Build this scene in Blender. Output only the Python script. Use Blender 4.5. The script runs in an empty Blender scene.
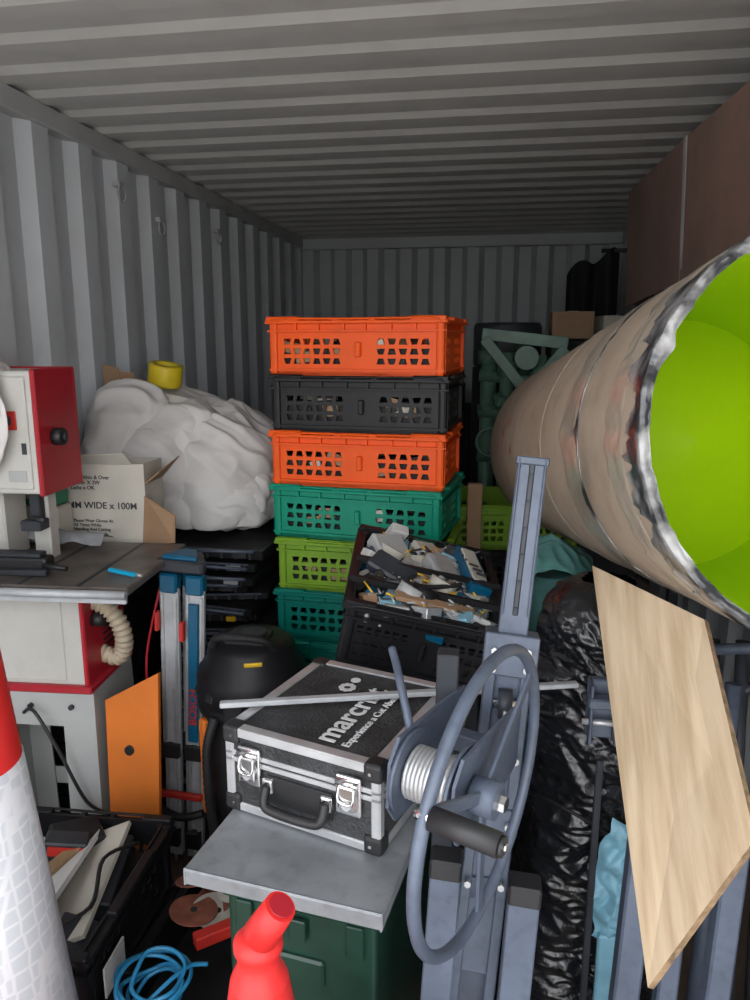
import bpy, bmesh, math, random
from mathutils import Vector, Matrix, noise
random.seed(7)
V=Vector
COL=bpy.context.scene.collection

# ---------------------------------------------------------------- materials
def mat(name,col,rough=.6,metal=0,var=.12,vs=6,bump=0,bs=40,col2=None,spec=None,stretch=None,coat=0,thr=None,dirt=0):
    m=bpy.data.materials.new(name);m.use_nodes=True;nt=m.node_tree;N=nt.nodes;L=nt.links
    b=N['Principled BSDF'];b.inputs['Roughness'].default_value=rough;b.inputs['Metallic'].default_value=metal
    if spec is not None:b.inputs['Specular IOR Level'].default_value=spec
    if coat:b.inputs['Coat Weight'].default_value=coat;b.inputs['Coat Roughness'].default_value=.12
    tc=N.new('ShaderNodeTexCoord');mp=N.new('ShaderNodeMapping');L.new(tc.outputs['Object'],mp.inputs[0])
    if stretch:mp.inputs['Scale'].default_value=stretch
    n=N.new('ShaderNodeTexNoise');n.inputs['Scale'].default_value=vs;n.inputs['Detail'].default_value=6;L.new(mp.outputs[0],n.inputs['Vector'])
    r=N.new('ShaderNodeValToRGB');e=r.color_ramp.elements
    c2=col2 if col2 else tuple(max(0,c*(1-var*2)) for c in col)
    lo,hi=thr if thr else (.35,.65)
    e[0].position=lo;e[1].position=hi;e[0].color=(*c2,1);e[1].color=(*col,1)
    L.new(n.outputs['Fac'],r.inputs[0]);out=r.outputs[0]
    if dirt:
        n3=N.new('ShaderNodeTexNoise');n3.inputs['Scale'].default_value=vs*5;n3.inputs['Detail'].default_value=8;L.new(tc.outputs['Object'],n3.inputs['Vector'])
        r3=N.new('ShaderNodeValToRGB');r3.color_ramp.elements[0].position=.5;r3.color_ramp.elements[1].position=.72
        r3.color_ramp.elements[0].color=(1,1,1,1);r3.color_ramp.elements[1].color=(1-dirt,1-dirt,1-dirt,1);L.new(n3.outputs['Fac'],r3.inputs[0])
        mx=N.new('ShaderNodeMixRGB');mx.blend_type='MULTIPLY';mx.inputs[0].default_value=1;L.new(out,mx.inputs[1]);L.new(r3.outputs[0],mx.inputs[2]);out=mx.outputs[0]
    L.new(out,b.inputs['Base Color'])
    if bump:
        n2=N.new('ShaderNodeTexNoise');n2.inputs['Scale'].default_value=bs;n2.inputs['Detail'].default_value=4;L.new(mp.outputs[0],n2.inputs['Vector'])
        bp=N.new('ShaderNodeBump');bp.inputs['Strength'].default_value=bump;bp.inputs['Distance'].default_value=.01
        L.new(n2.outputs['Fac'],bp.inputs['Height']);L.new(bp.outputs[0],b.inputs['Normal'])
    return m
def cellmat(name,c1,c2,scale):
    m=mat(name,c1,.35);nt=m.node_tree;N=nt.nodes;L=nt.links;b=N['Principled BSDF']
    tc=N.new('ShaderNodeTexCoord');v=N.new('ShaderNodeTexVoronoi');v.feature='DISTANCE_TO_EDGE';v.inputs['Scale'].default_value=scale;v.inputs['Randomness'].default_value=.25
    L.new(tc.outputs['Object'],v.inputs['Vector']);r=N.new('ShaderNodeValToRGB');r.color_ramp.elements[0].position=.05;r.color_ramp.elements[1].position=.12
    r.color_ramp.elements[0].color=(*c1,1);r.color_ramp.elements[1].color=(*c2,1);L.new(v.outputs['Distance'],r.inputs[0]);L.new(r.outputs[0],b.inputs['Base Color'])
    return m
M=dict(
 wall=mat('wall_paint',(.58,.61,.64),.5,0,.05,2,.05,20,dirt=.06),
 wallb=mat('wall_back_shaded',(.42,.45,.46),.5,0,.05,2,.05,20,dirt=.06),  # wall paint copied darker, carrying the shade of the deep end
 ceil=mat('ceiling_paint',(.58,.575,.55),.5,0,.05,2,.05,20,dirt=.08),
 rail=mat('rail_paint',(.48,.49,.49),.55,0,.1,4),
 floor=mat('floor_ply',(.16,.11,.08),.8,0,.25,5,.2,30),
 ground=mat('ground_concrete',(.64,.62,.59),.9,0,.15,3,.2,20),
 orange=mat('plastic_orange',(.86,.10,.004),.45,0,.06,8,spec=.3),
 black=mat('plastic_black',(.012,.012,.014),.45,0,.15,8,spec=.3),
 black2=mat('plastic_black_dusty',(.025,.025,.027),.6,0,.3,14,dirt=.2,spec=.3),
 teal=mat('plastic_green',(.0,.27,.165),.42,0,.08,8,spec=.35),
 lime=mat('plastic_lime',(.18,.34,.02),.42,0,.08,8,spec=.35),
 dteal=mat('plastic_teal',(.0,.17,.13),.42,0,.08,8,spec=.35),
 card=mat('cardboard_tube',(.44,.35,.265),.75,0,.1,3,.06,60,col2=(.35,.27,.20),thr=(.3,.7),dirt=.18),
 cardb=mat('cardboard_brown',(.34,.21,.12),.8,0,.1,10),
 cardw=mat('cardboard_white',(.56,.53,.46),.7,0,.08,8),
 green_in=mat('lime_lining',(.49,.70,.0),.6,0,.03,3),
 tape=mat('tape_film',(.34,.335,.33),.28,.0,.3,16,.6,26,col2=(.02,.02,.023),thr=(.44,.62),coat=.5),
 tapeb=mat('tape_clear',(.44,.37,.29),.3,0,.1,10,.3,25,coat=.3),
 brown=mat('film_faced_ply',(.35,.215,.17),.40,0,.12,3,.05,40,dirt=.15),
 ply=mat('plywood',(.60,.47,.32),.6,0,.1,3,.1,20,col2=(.45,.33,.205),stretch=(26,1.6,1.6),thr=(.35,.62)),
 plyedge=mat('plywood_edge',(.34,.22,.12),.8,0,.3,60),
 alu=mat('aluminium',(.56,.57,.58),.40,.55,.1,20,.05,80),
 alum=mat('aluminium_matt',(.46,.48,.50),.45,.2,.1,20,.05,80),
 galv=mat('galvanised_plate',(.34,.36,.38),.45,.4,.16,7,.05,50,dirt=.2),
 chrome=mat('chrome',(.8,.8,.8),.15,1,.02,5),
 caseblk=mat('case_panel',(.045,.047,.05),.6,0,.3,16,.6,160,dirt=.3),
 blkrub=mat('rubber',(.018,.018,.02),.5,0,.2,10),
 steel=mat('painted_steel_bluegrey',(.105,.13,.18),.42,.15,.12,10,.03,60,dirt=.2),
 steel2=mat('painted_steel_dark',(.04,.045,.055),.5,.1,.2,8),
 white=mat('machine_white',(.55,.54,.50),.45,0,.05,4,dirt=.06),
 grey=mat('machine_grey',(.42,.43,.42),.5,0,.08,4),
 red=mat('machine_red',(.42,.016,.028),.38,0,.08,6),
 redc=mat('cone_red',(.68,.026,.024),.45,0,.05,5,spec=.35),
 refl=cellmat('cone_sleeve',(.62,.62,.64),(.50,.52,.55),38),
 cloth=mat('dust_sheet',(.70,.68,.66),.9,0,.05,5,.06,60),
 yellow=mat('tape_yellow',(.78,.60,.02),.45),
 blue=mat('tripod_blue',(.0,.10,.20),.4),
 ltblue=mat('light_blue',(.22,.46,.58),.4,0,.1,20),
 cyan=mat('bright_blue',(.0,.42,.72),.45),
 cordm=mat('cord_blue',(.03,.27,.52),.4),
 hose=mat('hose_beige',(.46,.38,.27),.55),
 vacy=mat('vac_yellow',(.80,.50,.02),.4),
 orb=mat('orange_board',(.76,.20,.025),.5,0,.1,4),
 bag=mat('black_film',(.012,.013,.016),.24,0,.2,8,.6,22,coat=.35),
 baggy=mat('teal_film',(.10,.27,.25),.3,0,.2,14,.5,20),
 gbox=mat('dark_green_paint',(.010,.042,.028),.35,0,.2,6,dirt=.2),
 gmach=mat('machine_green',(.10,.21,.155),.42,0,.2,8,dirt=.2),
 worktop=mat('work_table',(.17,.145,.13),.4,.2,.25,9),
 dark=mat('dark_fabric',(.02,.02,.022),.9),
 tarp=mat('grey_cloth',(.26,.27,.28),.7,0,.1,9,.3,40),
 paperR=mat('label_red',(.55,.03,.02),.5),
 paperW=mat('label_white',(.62,.62,.60),.6),
 paperG=mat('label_green',(.03,.22,.12),.6),
 disc=mat('sanding_disc',(.28,.09,.055),.9,0,.2,30),
 text=mat('print_dark',(.05,.05,.06),.7),
 textw=mat('print_white',(.75,.75,.75),.6),
 wood=mat('timber',(.33,.21,.11),.7,0,.2,10,stretch=(1,1,8)),
)

# ---------------------------------------------------------------- mesh builder
class MB:
    def __init__(s): s.bm=bmesh.new();s.m=[]
    def mi(s,k):
        m=M[k]
        if m not in s.m:s.m.append(m)
        return s.m.index(m)
    def _in(s,t):
        me=bpy.data.meshes.new('t');t.to_mesh(me);t.free();s.bm.from_mesh(me);bpy.data.meshes.remove(me)
    def merge(s,t,k,smooth=False,X=None):
        if X is not None:t.transform(X)
        i=s.mi(k)
        for f in t.faces:
            f.material_index=i;f.smooth=smooth
        s._in(t)
    def box(s,c,size,k,rot=(0,0,0),bev=0,X=None,seg=1):
        t=bmesh.new();bmesh.ops.create_cube(t,size=1)
        bmesh.ops.scale(t,vec=V(size),verts=t.verts)
        if bev:bmesh.ops.bevel(t,geom=t.edges[:],offset=bev,segments=seg,affect='EDGES',profile=.5)
        R=Matrix.Translation(V(c))@(Matrix.Rotation(rot[2],4,'Z')@Matrix.Rotation(rot[1],4,'Y')@Matrix.Rotation(rot[0],4,'X'))
        if X is not None:R=X@R
        s.merge(t,k,False,R)
    def cyl(s,p1,p2,r,k,r2=None,seg=24,smooth=True,X=None,caps=True):
        p1=V(p1);p2=V(p2);d=p2-p1
        t=bmesh.new();bmesh.ops.create_cone(t,cap_ends=caps,cap_tris=False,segments=seg,radius1=r,radius2=r if r2 is None else r2,depth=d.length)
        R=Matrix.Translation((p1+p2)/2)@d.to_track_quat('Z','Y').to_matrix().to_4x4()
        if X is not None:R=X@R
        t.transform(R);i=s.mi(k)
        for f in t.faces:f.material_index=i;f.smooth=smooth and len(f.verts)==4
        s._in(t)
    def beam(s,p1,p2,w,d,k,front=(0,-1,0),off=(0,0),bev=.002,trim=(0,0)):
        p1=V(p1);p2=V(p2);z=(p2-p1).normalized();p1=p1+z*trim[0];p2=p2-z*trim[1]
        y=-(V(front)-z*V(front).dot(z)).normalized();x=y.cross(z)
        Mx=Matrix((x,y,z)).transposed().to_4x4();Mx.translation=(p1+p2)/2+x*off[0]+y*off[1]
        t=bmesh.new();bmesh.ops.create_cube(t,size=1);bmesh.ops.scale(t,vec=V((w,d,(p2-p1).length)),verts=t.verts)
        if bev:bmesh.ops.bevel(t,geom=t.edges[:],offset=bev,segments=1,affect='EDGES')
        s.merge(t,k,False,Mx)
    def path(s,pts,r,k,seg=8,closed=False,sub=6,X=None,rf=None):
        pts=[V(p) for p in pts];n=len(pts);P=[]
        if sub>1 and n>2:
            rng=range(n if closed else n-1)
            for i in rng:
                if closed:a,b,c,d=pts[i-1],pts[i],pts[(i+1)%n],pts[(i+2)%n]
                else:a,b,c,d=pts[max(i-1,0)],pts[i],pts[i+1],pts[min(i+2,n-1)]
                for j in range(sub):
                    t=j/sub;P.append(.5*((2*b)+(c-a)*t+(2*a-5*b+4*c-d)*t*t+(3*b-a-3*c+d)*t**3))
            if not closed:P.append(pts[-1])
        else:P=pts
        t=bmesh.new();rings=[];m=len(P);nv=None
        for i in range(m):
            if closed:tg=(P[(i+1)%m]-P[i-1]).normalized()
            else:tg=(P[min(i+1,m-1)]-P[max(i-1,0)]).normalized()
            if nv is None:
                nv=tg.orthogonal().normalized()
            nv=(nv-tg*nv.dot(tg)).normalized();bn=tg.cross(nv)
            rr=r*(rf(i,m) if rf else 1)
            rings.append([t.verts.new(P[i]+(nv*math.cos(2*math.pi*j/seg)+bn*math.sin(2*math.pi*j/seg))*rr) for j in range(seg)])
        for i in range(m if closed else m-1):
            A=rings[i];B=rings[(i+1)%m]
            for j in range(seg):t.faces.new((A[j],A[(j+1)%seg],B[(j+1)%seg],B[j]))
        if not closed:
            t.faces.new(rings[0][::-1]);t.faces.new(rings[-1])
        bmesh.ops.recalc_face_normals(t,faces=t.faces)
        s.merge(t,k,True,X)
    def lathe(s,prof,k,X=None,seg=40,smooth=True):
        t=bmesh.new();rings=[]
        for r,z in prof:rings.append([t.verts.new((max(r,1e-4)*math.cos(2*math.pi*j/seg),max(r,1e-4)*math.sin(2*math.pi*j/seg),z)) for j in range(seg)])
        for i in range(len(rings)-1):
            for j in range(seg):t.faces.new((rings[i][j],rings[i][(j+1)%seg],rings[i+1][(j+1)%seg],rings[i+1][j]))
        bmesh.ops.recalc_face_normals(t,faces=t.faces)
        s.merge(t,k,smooth,X)
    def prism(s,pts,th,k,X=None,bev=0):
        t=bmesh.new();f=t.faces.new([t.verts.new((x,y,0)) for x,y in pts])
        e=bmesh.ops.extrude_face_region(t,geom=[f]);bmesh.ops.translate(t,vec=(0,0,th),verts=[v for v in e['geom'] if isinstance(v,bmesh.types.BMVert)])
        if bev:bmesh.ops.bevel(t,geom=t.edges[:],offset=bev,segments=1,affect='EDGES')
        bmesh.ops.recalc_face_normals(t,faces=t.faces)
        s.merge(t,k,False,X)
    def slab(s,c4,th,k,ke=None):
        c=[V(p) for p in c4];n=(c[1]-c[0]).cross(c[3]-c[0]).normalized()
        t=bmesh.new();a=[t.verts.new(p) for p in c];b=[t.verts.new(p+n*th) for p in c]
        fs=[t.faces.new(a[::-1]),t.faces.new(b)];es=[t.faces.new((a[i],a[(i+1)%4],b[(i+1)%4],b[i])) for i in range(4)]
        bmesh.ops.recalc_face_normals(t,faces=t.faces)
        i0=s.mi(k);i1=s.mi(ke or k)
        for f in fs:f.material_index=i0
        for f in es:f.material_index=i1
        s._in(t)
    def grid(s,fn,nu,nv,k,smooth=True,closeu=False,kf=None):
        t=bmesh.new();g=[[t.verts.new(fn(i/nu,j/nv)) for j in range(nv+1)] for i in range(nu if closeu else nu+1)]
        n=len(g)
        for i in range(nu):
            for j in range(nv):
                f=t.faces.new((g[i][j],g[(i+1)%n][j],g[(i+1)%n][j+1],g[i][j+1]))
                f.material_index=s.mi(kf(i/nu,j/nv) if kf else k);f.smooth=smooth
        s._in(t)
    def done(s,name,loc=(0,0,0),rot=(0,0,0),parent=None):
        me=bpy.data.meshes.new(name);s.bm.to_mesh(me);s.bm.free()
        for m in s.m:me.materials.append(m)
        o=bpy.data.objects.new(name,me);COL.objects.link(o);o.location=loc;o.rotation_euler=rot
        if parent:o.parent=parent
        return o
def Tm(loc,rz=0,rx=0,ry=0):
    return Matrix.Translation(V(loc))@Matrix.Rotation(rz,4,'Z')@Matrix.Rotation(ry,4,'Y')@Matrix.Rotation(rx,4,'X')
def text(body,size,X,k,parent,name,ext=.0006):
    c=bpy.data.curves.new(name,'FONT');c.body=body;c.size=size;c.extrude=ext;c.offset=size*.012
    o=bpy.data.objects.new(name,c);COL.objects.link(o)
    dg=bpy.context.evaluated_depsgraph_get();me=bpy.data.meshes.new_from_object(o.evaluated_get(dg))
    bpy.data.objects.remove(o);o=bpy.data.objects.new(name,me);COL.objects.link(o)
    me.materials.clear();me.materials.append(M[k]);o.parent=parent
    o.matrix_basis=X
    return o
def basis(x,y,z,loc):
    m=Matrix((V(x),V(y),V(z))).transposed().to_4x4();m.translation=V(loc);return m
def ridge(p,s):
    return 1-abs(noise.noise(p*s))*2
def sridge(p,s,e=.0018):
    n_=noise.noise(p*s);return 1-2*math.sqrt(n_*n_+e)

# ---------------------------------------------------------------- dust sheets
XL,XR,YB,YF,H=-1.53,.82,5.8,-.1,2.39
def sheetblob(b,c,rad,seed,nu=240,nv=140,dirv=(1,.3,.6),flat=-.5,cell=0):
    # heaped cloth: smooth panels crossed by long, narrow folds that run down the slope
    c=V(c);dv=V(dirv).normalized();dw=(dv+V((.5,.2,.9))).normalized()
    def f(u,v):
        th=u*2*math.pi;ph=(v-.5)*math.pi
        d=V((math.cos(th)*math.cos(ph),math.sin(th)*math.cos(ph),math.sin(ph)))
        z=d.z if d.z>flat else flat+(d.z-flat)*.2
        p=V((d.x*rad[0],d.y*rad[1],z*rad[2]));q=p+V((seed,seed*.7,seed*.3))
        wv=V((noise.noise(q*3.0),noise.noise(q*3.0+V((5,0,0))),noise.noise(q*3.0+V((0,5,0)))))*.07
        q0=q+wv;q2=q0-dv*(q0.dot(dv)*.86);q3=q0-dw*(q0.dot(dw)*.84)
        m1=max(0,min(1,.55+1.6*noise.noise(q*4)));m2=max(0,min(1,.35+1.9*noise.noise(q*5+V((9,0,0)))))
        r=.042*noise.noise(q*4.0)+.036*m1*sridge(q2,9)+.022*m2*sridge(q3+V((0,3,0)),12)+.010*m1*sridge(q2+V((3,0,0)),22)
        w=c+p+d*(r-.015)
        w.x=max(w.x,XL+.006+.004*noise.noise(q*9))
        return w
    b.grid(f,nu,nv,'cloth',closeu=True)
b=MB()
sheetblob(b,(-1.24,2.76,1.17),(.26,.36,.27),1.0,340,220,(1,-.1,-.45))
sheetblob(b,(-1.36,2.64,1.23),(.16,.28,.22),2.3,260,160,(1,.3,-.2))
sheetblob(b,(-1.04,2.82,1.11),(.24,.38,.24),3.1,320,200,(1,0,-.75))
sheetblob(b,(-.97,2.74,1.08),(.17,.28,.20),4.4,260,160,(.8,-.2,-1))
sheetblob(b,(-1.13,2.60,1.06),(.28,.16,.14),5.2,300,150,(1,0,-.3))
sheetblob(b,(-1.20,2.66,1.22),(.22,.20,.16),7.7,280,150,(1,-.2,-.6))
b.done('dust_sheet_pile')

# ---------------------------------------------------------------- room shell
def corr(name,k,p0,along,up,outd,length,height,period,depth,flat=.26):
    b=MB();prof=[];n=int(length/period)+1
    for i in range(n):
        s0=i*period
        for f,d in ((0,0),(flat+.08,0),(.5,1),(1-.16,1)):
            s_=s0+f*period
            if s_<=length:prof.append((s_,d*depth))
    prof.append((length,0))
    t=bmesh.new();prev=None
    p0=V(p0);al=V(along);u=V(up);o=V(outd)
    for s_,d in prof:
        a=t.verts.new(p0+al*s_+o*d);c=t.verts.new(p0+al*s_+o*d+u*height)
        if prev:t.faces.new((prev[0],a,c,prev[1]))
        prev=(a,c)
    b.merge(t,k,False);return b.done(name)
corr('wall_left','wall',(XL,YF,0),(0,1,0),(0,0,1),(-1,0,0),YB-YF,H,.278,.036)
corr('wall_right','wall',(XR,YF,0),(0,1,0),(0,0,1),(1,0,0),YB-YF,H,.278,.036)
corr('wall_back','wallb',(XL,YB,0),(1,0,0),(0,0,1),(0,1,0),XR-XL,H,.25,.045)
corr('ceiling','ceil',(XL-.05,YF,H),(0,1,0),(1,0,0),(0,0,1),YB-YF,XR-XL+.1,.209,.014)
b=MB();b.box(((XL+XR)/2,(YB+YF)/2,-.02),(XR-XL+.1,YB-YF+.1,.04),'floor');b.done('floor')
b=MB();b.box((0,-3.6,-.16),(16,6.9,.02),'ground');b.done('ground')
for i,(x,s_) in enumerate(((XL,1),(XR,-1))):
    b=MB();b.box((x-s_*.02,(YB+YF)/2,H-.032),(.07,YB-YF,.068),'rail',bev=.004);b.box((x-s_*.06,(YB+YF)/2,H/2),(.02,YB-YF+.1,H+.2),'rail');b.done('trim_%d'%(i+1))  # top rail, plus unseen outer panel added to stop light leaking through
b=MB();b.box(((XL+XR)/2,YB-.01,H-.04),(XR-XL,.06,.08),'wallb',bev=.004);b.box(((XL+XR)/2,YB+.08,H/2),(XR-XL+.2,.02,H+.2),'rail');b.done('trim_3')  # header rail, plus unseen sheet added behind to keep light out
b=MB();b.box(((XL+XR)/2,(YB+YF)/2,H+.05),(XR-XL+.2,YB-YF+.3,.03),'rail');b.box(((XL+XR)/2,YF-.01,H+.0),(XR-XL+.2,.02,.08),'rail');b.done('trim_4')  # unseen cover and front strip added to seal light leaks at the ceiling
for yy,zz in ((2.95,2.2),(4.0,2.17),(3.3,2.12)):
    b=MB();pts=[(XL+.02,yy+.03*math.cos(t*math.pi/6),zz+.03*math.sin(t*math.pi/6)) for t in range(12)]
    b.path(pts,.004,'rail',closed=True,sub=2);b.box((XL+.005,yy,zz+.035),(.03,.04,.02),'rail',bev=.003);b.done('lashing_ring')

# ---------------------------------------------------------------- crates
def wallpanel(b,X,w,h,k,groups,rows,z0,z1,th=.005):
    xs=[-w/2];hole=[]
    for (a,c,n) in groups:
        for i in range(n+1):
            xx=w*(a+(c-a)*i/n)
            if abs(xx-xs[-1])>1e-5:xs.append(xx);hole.append(i>0)
    if abs(xs[-1]-w/2)>1e-5:xs.append(w/2);hole.append(False)
    zs=[0]+[z0+(z1-z0)*i/rows for i in range(rows+1)]+[h];zh=[False]+[True]*rows+[False]
    t=bmesh.new();vd={}
    def vv(x,z):
        q=(round(x,5),round(z,5))
        if q not in vd:vd[q]=t.verts.new((x,0,z))
        return vd[q]
    for i in range(len(xs)-1):
        for j in range(len(zs)-1):
            xa,xb,za,zb=xs[i],xs[i+1],zs[j],zs[j+1]
            q=[vv(xa,za),vv(xb,za),vv(xb,zb),vv(xa,zb)]
            if hole[i] and zh[j]:
                cx,cz=(xa+xb)/2,(za+zb)/2;hw,hh=(xb-xa)*.34,(zb-za)*.30
                if (i+j)%2:b0,b1=hw*1.15,hw*.7
                else:b0,b1=hw*.7,hw*1.15
                r=[t.verts.new((cx-b0,0,cz-hh)),t.verts.new((cx+b0,0,cz-hh)),t.verts.new((cx+b1,0,cz+hh)),t.verts.new((cx-b1,0,cz+hh))]
                for e in range(4):t.faces.new((q[e],q[(e+1)%4],r[(e+1)%4],r[e]))
            else:t.faces.new(q)
    bmesh.ops.recalc_face_normals(t,faces=t.faces)
    bmesh.ops.solidify(t,geom=t.faces[:],thickness=th)
    b.merge(t,k,False,X)
def crate(name,k,loc,rz,w=.58,d=.40,h=.176,arms=True,fill=None,rows=3,rx=0,ry=0):
    b=MB()
    g=[(-.44,-.08,6),(.12,.44,5)];gs=[(-.36,-.12,3),(.12,.36,3)]
    ins=.018
    z0,z1=h*.17,h*.68
    wallpanel(b,Tm((0,-d/2+ins,0)),w-2*ins,h,k,g,rows,z0,z1)
    wallpanel(b,Tm((0,d/2-ins,0),math.pi),w-2*ins,h,k,g,rows,z0,z1)
    wallpanel(b,Tm((w/2-ins,0,0),math.pi/2),d-2*ins,h,k,gs,rows,z0,z1)
    wallpanel(b,Tm((-w/2+ins,0,0),-math.pi/2),d-2*ins,h,k,gs,rows,z0,z1)
    b.box((0,0,.006),(w-2*ins,d-2*ins,.008),k)
    for sy in(-1,1):
        b.box((0,sy*(d/2-.009),h-.012),(w,.022,.010),k,bev=.002)
        b.box((0,sy*(d/2-.012),h*.78),(w*.97,.018,.005),k)
        b.box((0,sy*(d/2-.014),h*.10),(w*.95,.012,.006),k)
        for sx in(-1,1):
            b.box((sx*w*.40,sy*(d/2-.009),h-.003),(w*.19,.024,.016),k,bev=.003)
            b.box((sx*w*.10,sy*(d/2-.009),h-.006),(w*.04,.024,.012),k,bev=.003)
        for fx in(-.47,-.33,-.2,-.06,.06,.2,.33,.47):
            b.box((fx*w,sy*(d/2-.013),h*.86),(.006,.012,h*.16),k)
        b.box((.02*w,sy*(d/2-.011),h*.46),(w*.03,.012,h*.26),k,bev=.003)
    for sx in(-1,1):
        b.box((sx*(w/2-.009),0,h-.012),(.022,d,.010),k,bev=.002)
        b.box((sx*(w/2-.012),0,h*.78),(.018,d*.95,.005),k)
        b.box((sx*(w/2-.014),0,h*.10),(.012,d*.95,.006),k)
        for fy in(-.42,.42):b.box((sx*(w/2-.013),fy*d,h*.5),(.012,.006,h*.9),k)
        b.box((sx*(w/2-.009),0,h-.004),(.024,d*.45,.014),k,bev=.003)
    for sx in(-1,1):
        for sy in(-1,1):
            b.box((sx*(w/2-.022),sy*(d/2-.022),h/2),(.026,.026,h*.98),k,bev=.008,seg=2)
            b.cyl((sx*(w/2-.02),sy*(d/2-.004),h-.004),(sx*(w/2-.075),sy*(d/2-.004),h-.004),.007,k,seg=10)
    if arms:
        for sy in(-1,1):
            b.path([(-w/2+.02,sy*(d/2-.0),h*.93),(-w/2+.05,sy*(d/2+.003),h*.99),(0,sy*(d/2+.003),h*.985),(w/2-.05,sy*(d/2+.003),h*.99),(w/2-.02,sy*(d/2-.0),h*.93)],.0035,k,seg=6,sub=3)
    if fill:fill(b,w,d,h)
    return b.done(name,loc,(rx,ry,rz))
def rubble(ks,n,lo=.04,hi=.12):
    def f(b,w,d,h):
        b.box((0,0,h*.3),(w*.84,d*.82,h*.5),'black2')
        for i in range(n):
            s=[random.uniform(lo,hi) for _ in range(3)]
            b.box((random.uniform(-.30,.30)*w,random.uniform(-.24,.24)*d,h*random.uniform(.5,.62)),(s[0],s[1],s[2]*.4),random.choice(ks),rot=(random.uniform(-.2,.2),random.uniform(-.2,.2),random.uniform(0,3)),bev=.002)
        for i in range(7):
            b.box((random.uniform(-.38,.38)*w,-d*.425,h*random.uniform(.3,.55)),(random.uniform(.03,.08),.006,random.uniform(.02,.04)),random.choice(ks),rot=(0,random.uniform(-.4,.4),0))
    return f
cx,cy=-.430,2.49
b=MB()
for yy in(-.16,0,.16):b.box((0,yy,.07),(.56,.07,.06),'black2')
b.box((0,0,.10),(.58,.40,.016),'black2',bev=.003);b.box((0,-.17,.02),(.56,.05,.04),'black2');b.box((0,.17,.02),(.56,.05,.04),'black2');b.done('plastic_pallet',(cx,cy,0))
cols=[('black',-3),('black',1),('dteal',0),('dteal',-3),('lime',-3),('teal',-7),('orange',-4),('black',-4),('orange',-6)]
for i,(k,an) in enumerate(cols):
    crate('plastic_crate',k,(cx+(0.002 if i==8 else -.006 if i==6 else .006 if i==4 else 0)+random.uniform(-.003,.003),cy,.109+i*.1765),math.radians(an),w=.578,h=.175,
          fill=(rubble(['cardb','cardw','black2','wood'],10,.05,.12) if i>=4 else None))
crate('plastic_crate','lime',(.04,3.02,.84),math.radians(8),w=.5)
crate('plastic_crate','black',(.04,3.02,.66),math.radians(8),w=.5)
b=MB();b.box((0,0,.33),(.48,.36,.655),'dark',bev=.01);b.box((0,-.185,.33),(.4,.01,.5),'black2',bev=.004);b.done('storage_cabinet',(.04,3.02,0))

# ---------------------------------------------------------------- large cardboard tube
A=V((.512,1.13,1.500));E=V((.285,2.85,1.235));ax=(E-A).normalized()
side=ax.cross(V((0,0,1))).normalized();upv=side.cross(ax).normalized()
if upv.z<0:upv=-upv
R0=.320;LT=(E-A).length
def tubept(u,v,r,jag=0):
    th=u*2*math.pi
    rr=r*(1+.010*noise.noise(V((math.cos(th)*1.3,math.sin(th)*1.3,v*2)))+.012*math.cos(2*th+.5))
    s_=v*LT
    if jag and v<.02:
        s_+=jag*(noise.noise(V((math.cos(th)*5,math.sin(th)*5,3)))+.6*noise.noise(V((math.cos(th)*16,math.sin(th)*16,3))))
        rr*=1+.008*noise.noise(V((math.cos(th)*9,math.sin(th)*9,7)))
    return A+ax*s_+(side*math.cos(th)+upv*math.sin(th))*rr
JG=.012
b=MB()
b.grid(lambda u,v:tubept(u,v,R0,JG),160,60,'card',closeu=True)
b.grid(lambda u,v:tubept(u,v,R0-.014,JG),160,40,'green_in',closeu=True)
b.grid(lambda u,v:tubept(u,0,R0-.014*v,JG),160,2,'tape',closeu=True)
b.grid(lambda u,v:tubept(u,1,R0-.014*v),128,2,'card',closeu=True)
b.grid(lambda u,v:A+ax*(LT*(.46-.10*(1-v)))+(side*math.cos(u*2*math.pi)+upv*math.sin(u*2*math.pi))*(R0-.010)*(v+.001),128,10,'green_in',closeu=True)
def band(v0,v1,k,dr,j,wr=.0012):
    def f(u,v):
        th=u*2*math.pi
        e=j*(noise.noise(V((math.cos(th)*4,math.sin(th)*4,v0*30)))+.6*noise.noise(V((math.cos(th)*13,math.sin(th)*13,v0*30)))+.4*noise.noise(V((math.cos(th)*30,math.sin(th)*30,v0*30))))
        vv=v0+(v1-v0)*v+e*v
        d=dr+wr*(ridge(V((math.cos(th)*3,math.sin(th)*3,vv*12)),4)+.5*ridge(V((math.cos(th)*3,math.sin(th)*3,vv*20)),9))
        if v<.01 or v>.99:d=.0003
        return tubept(u,max(vv,.0),R0+d,JG)
    b.grid(f,300,14,k,closeu=True)
band(0,.036,'tape',.0012,.05,.0014)
band(.045,.095,'tapeb',.0008,.02)
band(.205,.214,'tape',.001,.020)
band(.215,.29,'tapeb',.0008,.02)
band(.42,.43,'tapeb',.0008,.008)
def rimf(u,v):
    th=u*2*math.pi;w=.004+.016*max(0,noise.noise(V((math.cos(th)*6,math.sin(th)*6,1))))+.005*noise.noise(V((math.cos(th)*22,math.sin(th)*22,1)))
    return tubept(u,0,R0+.0015-v*(w+.008),JG)-ax*(.002*math.sin(v*math.pi)+.001+.001*ridge(V((math.cos(th)*12,math.sin(th)*12,v)),2))
b.grid(rimf,300,6,'tape',closeu=True)
for (uu,ss) in ((.47,.80),(.49,.86),(.455,.74),(.5,.70)):
    b.grid(lambda u,v:tubept(uu+u*.012,ss+v*.012,R0+.002),3,2,'paperR')
b.done('cardboard_tube')

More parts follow.
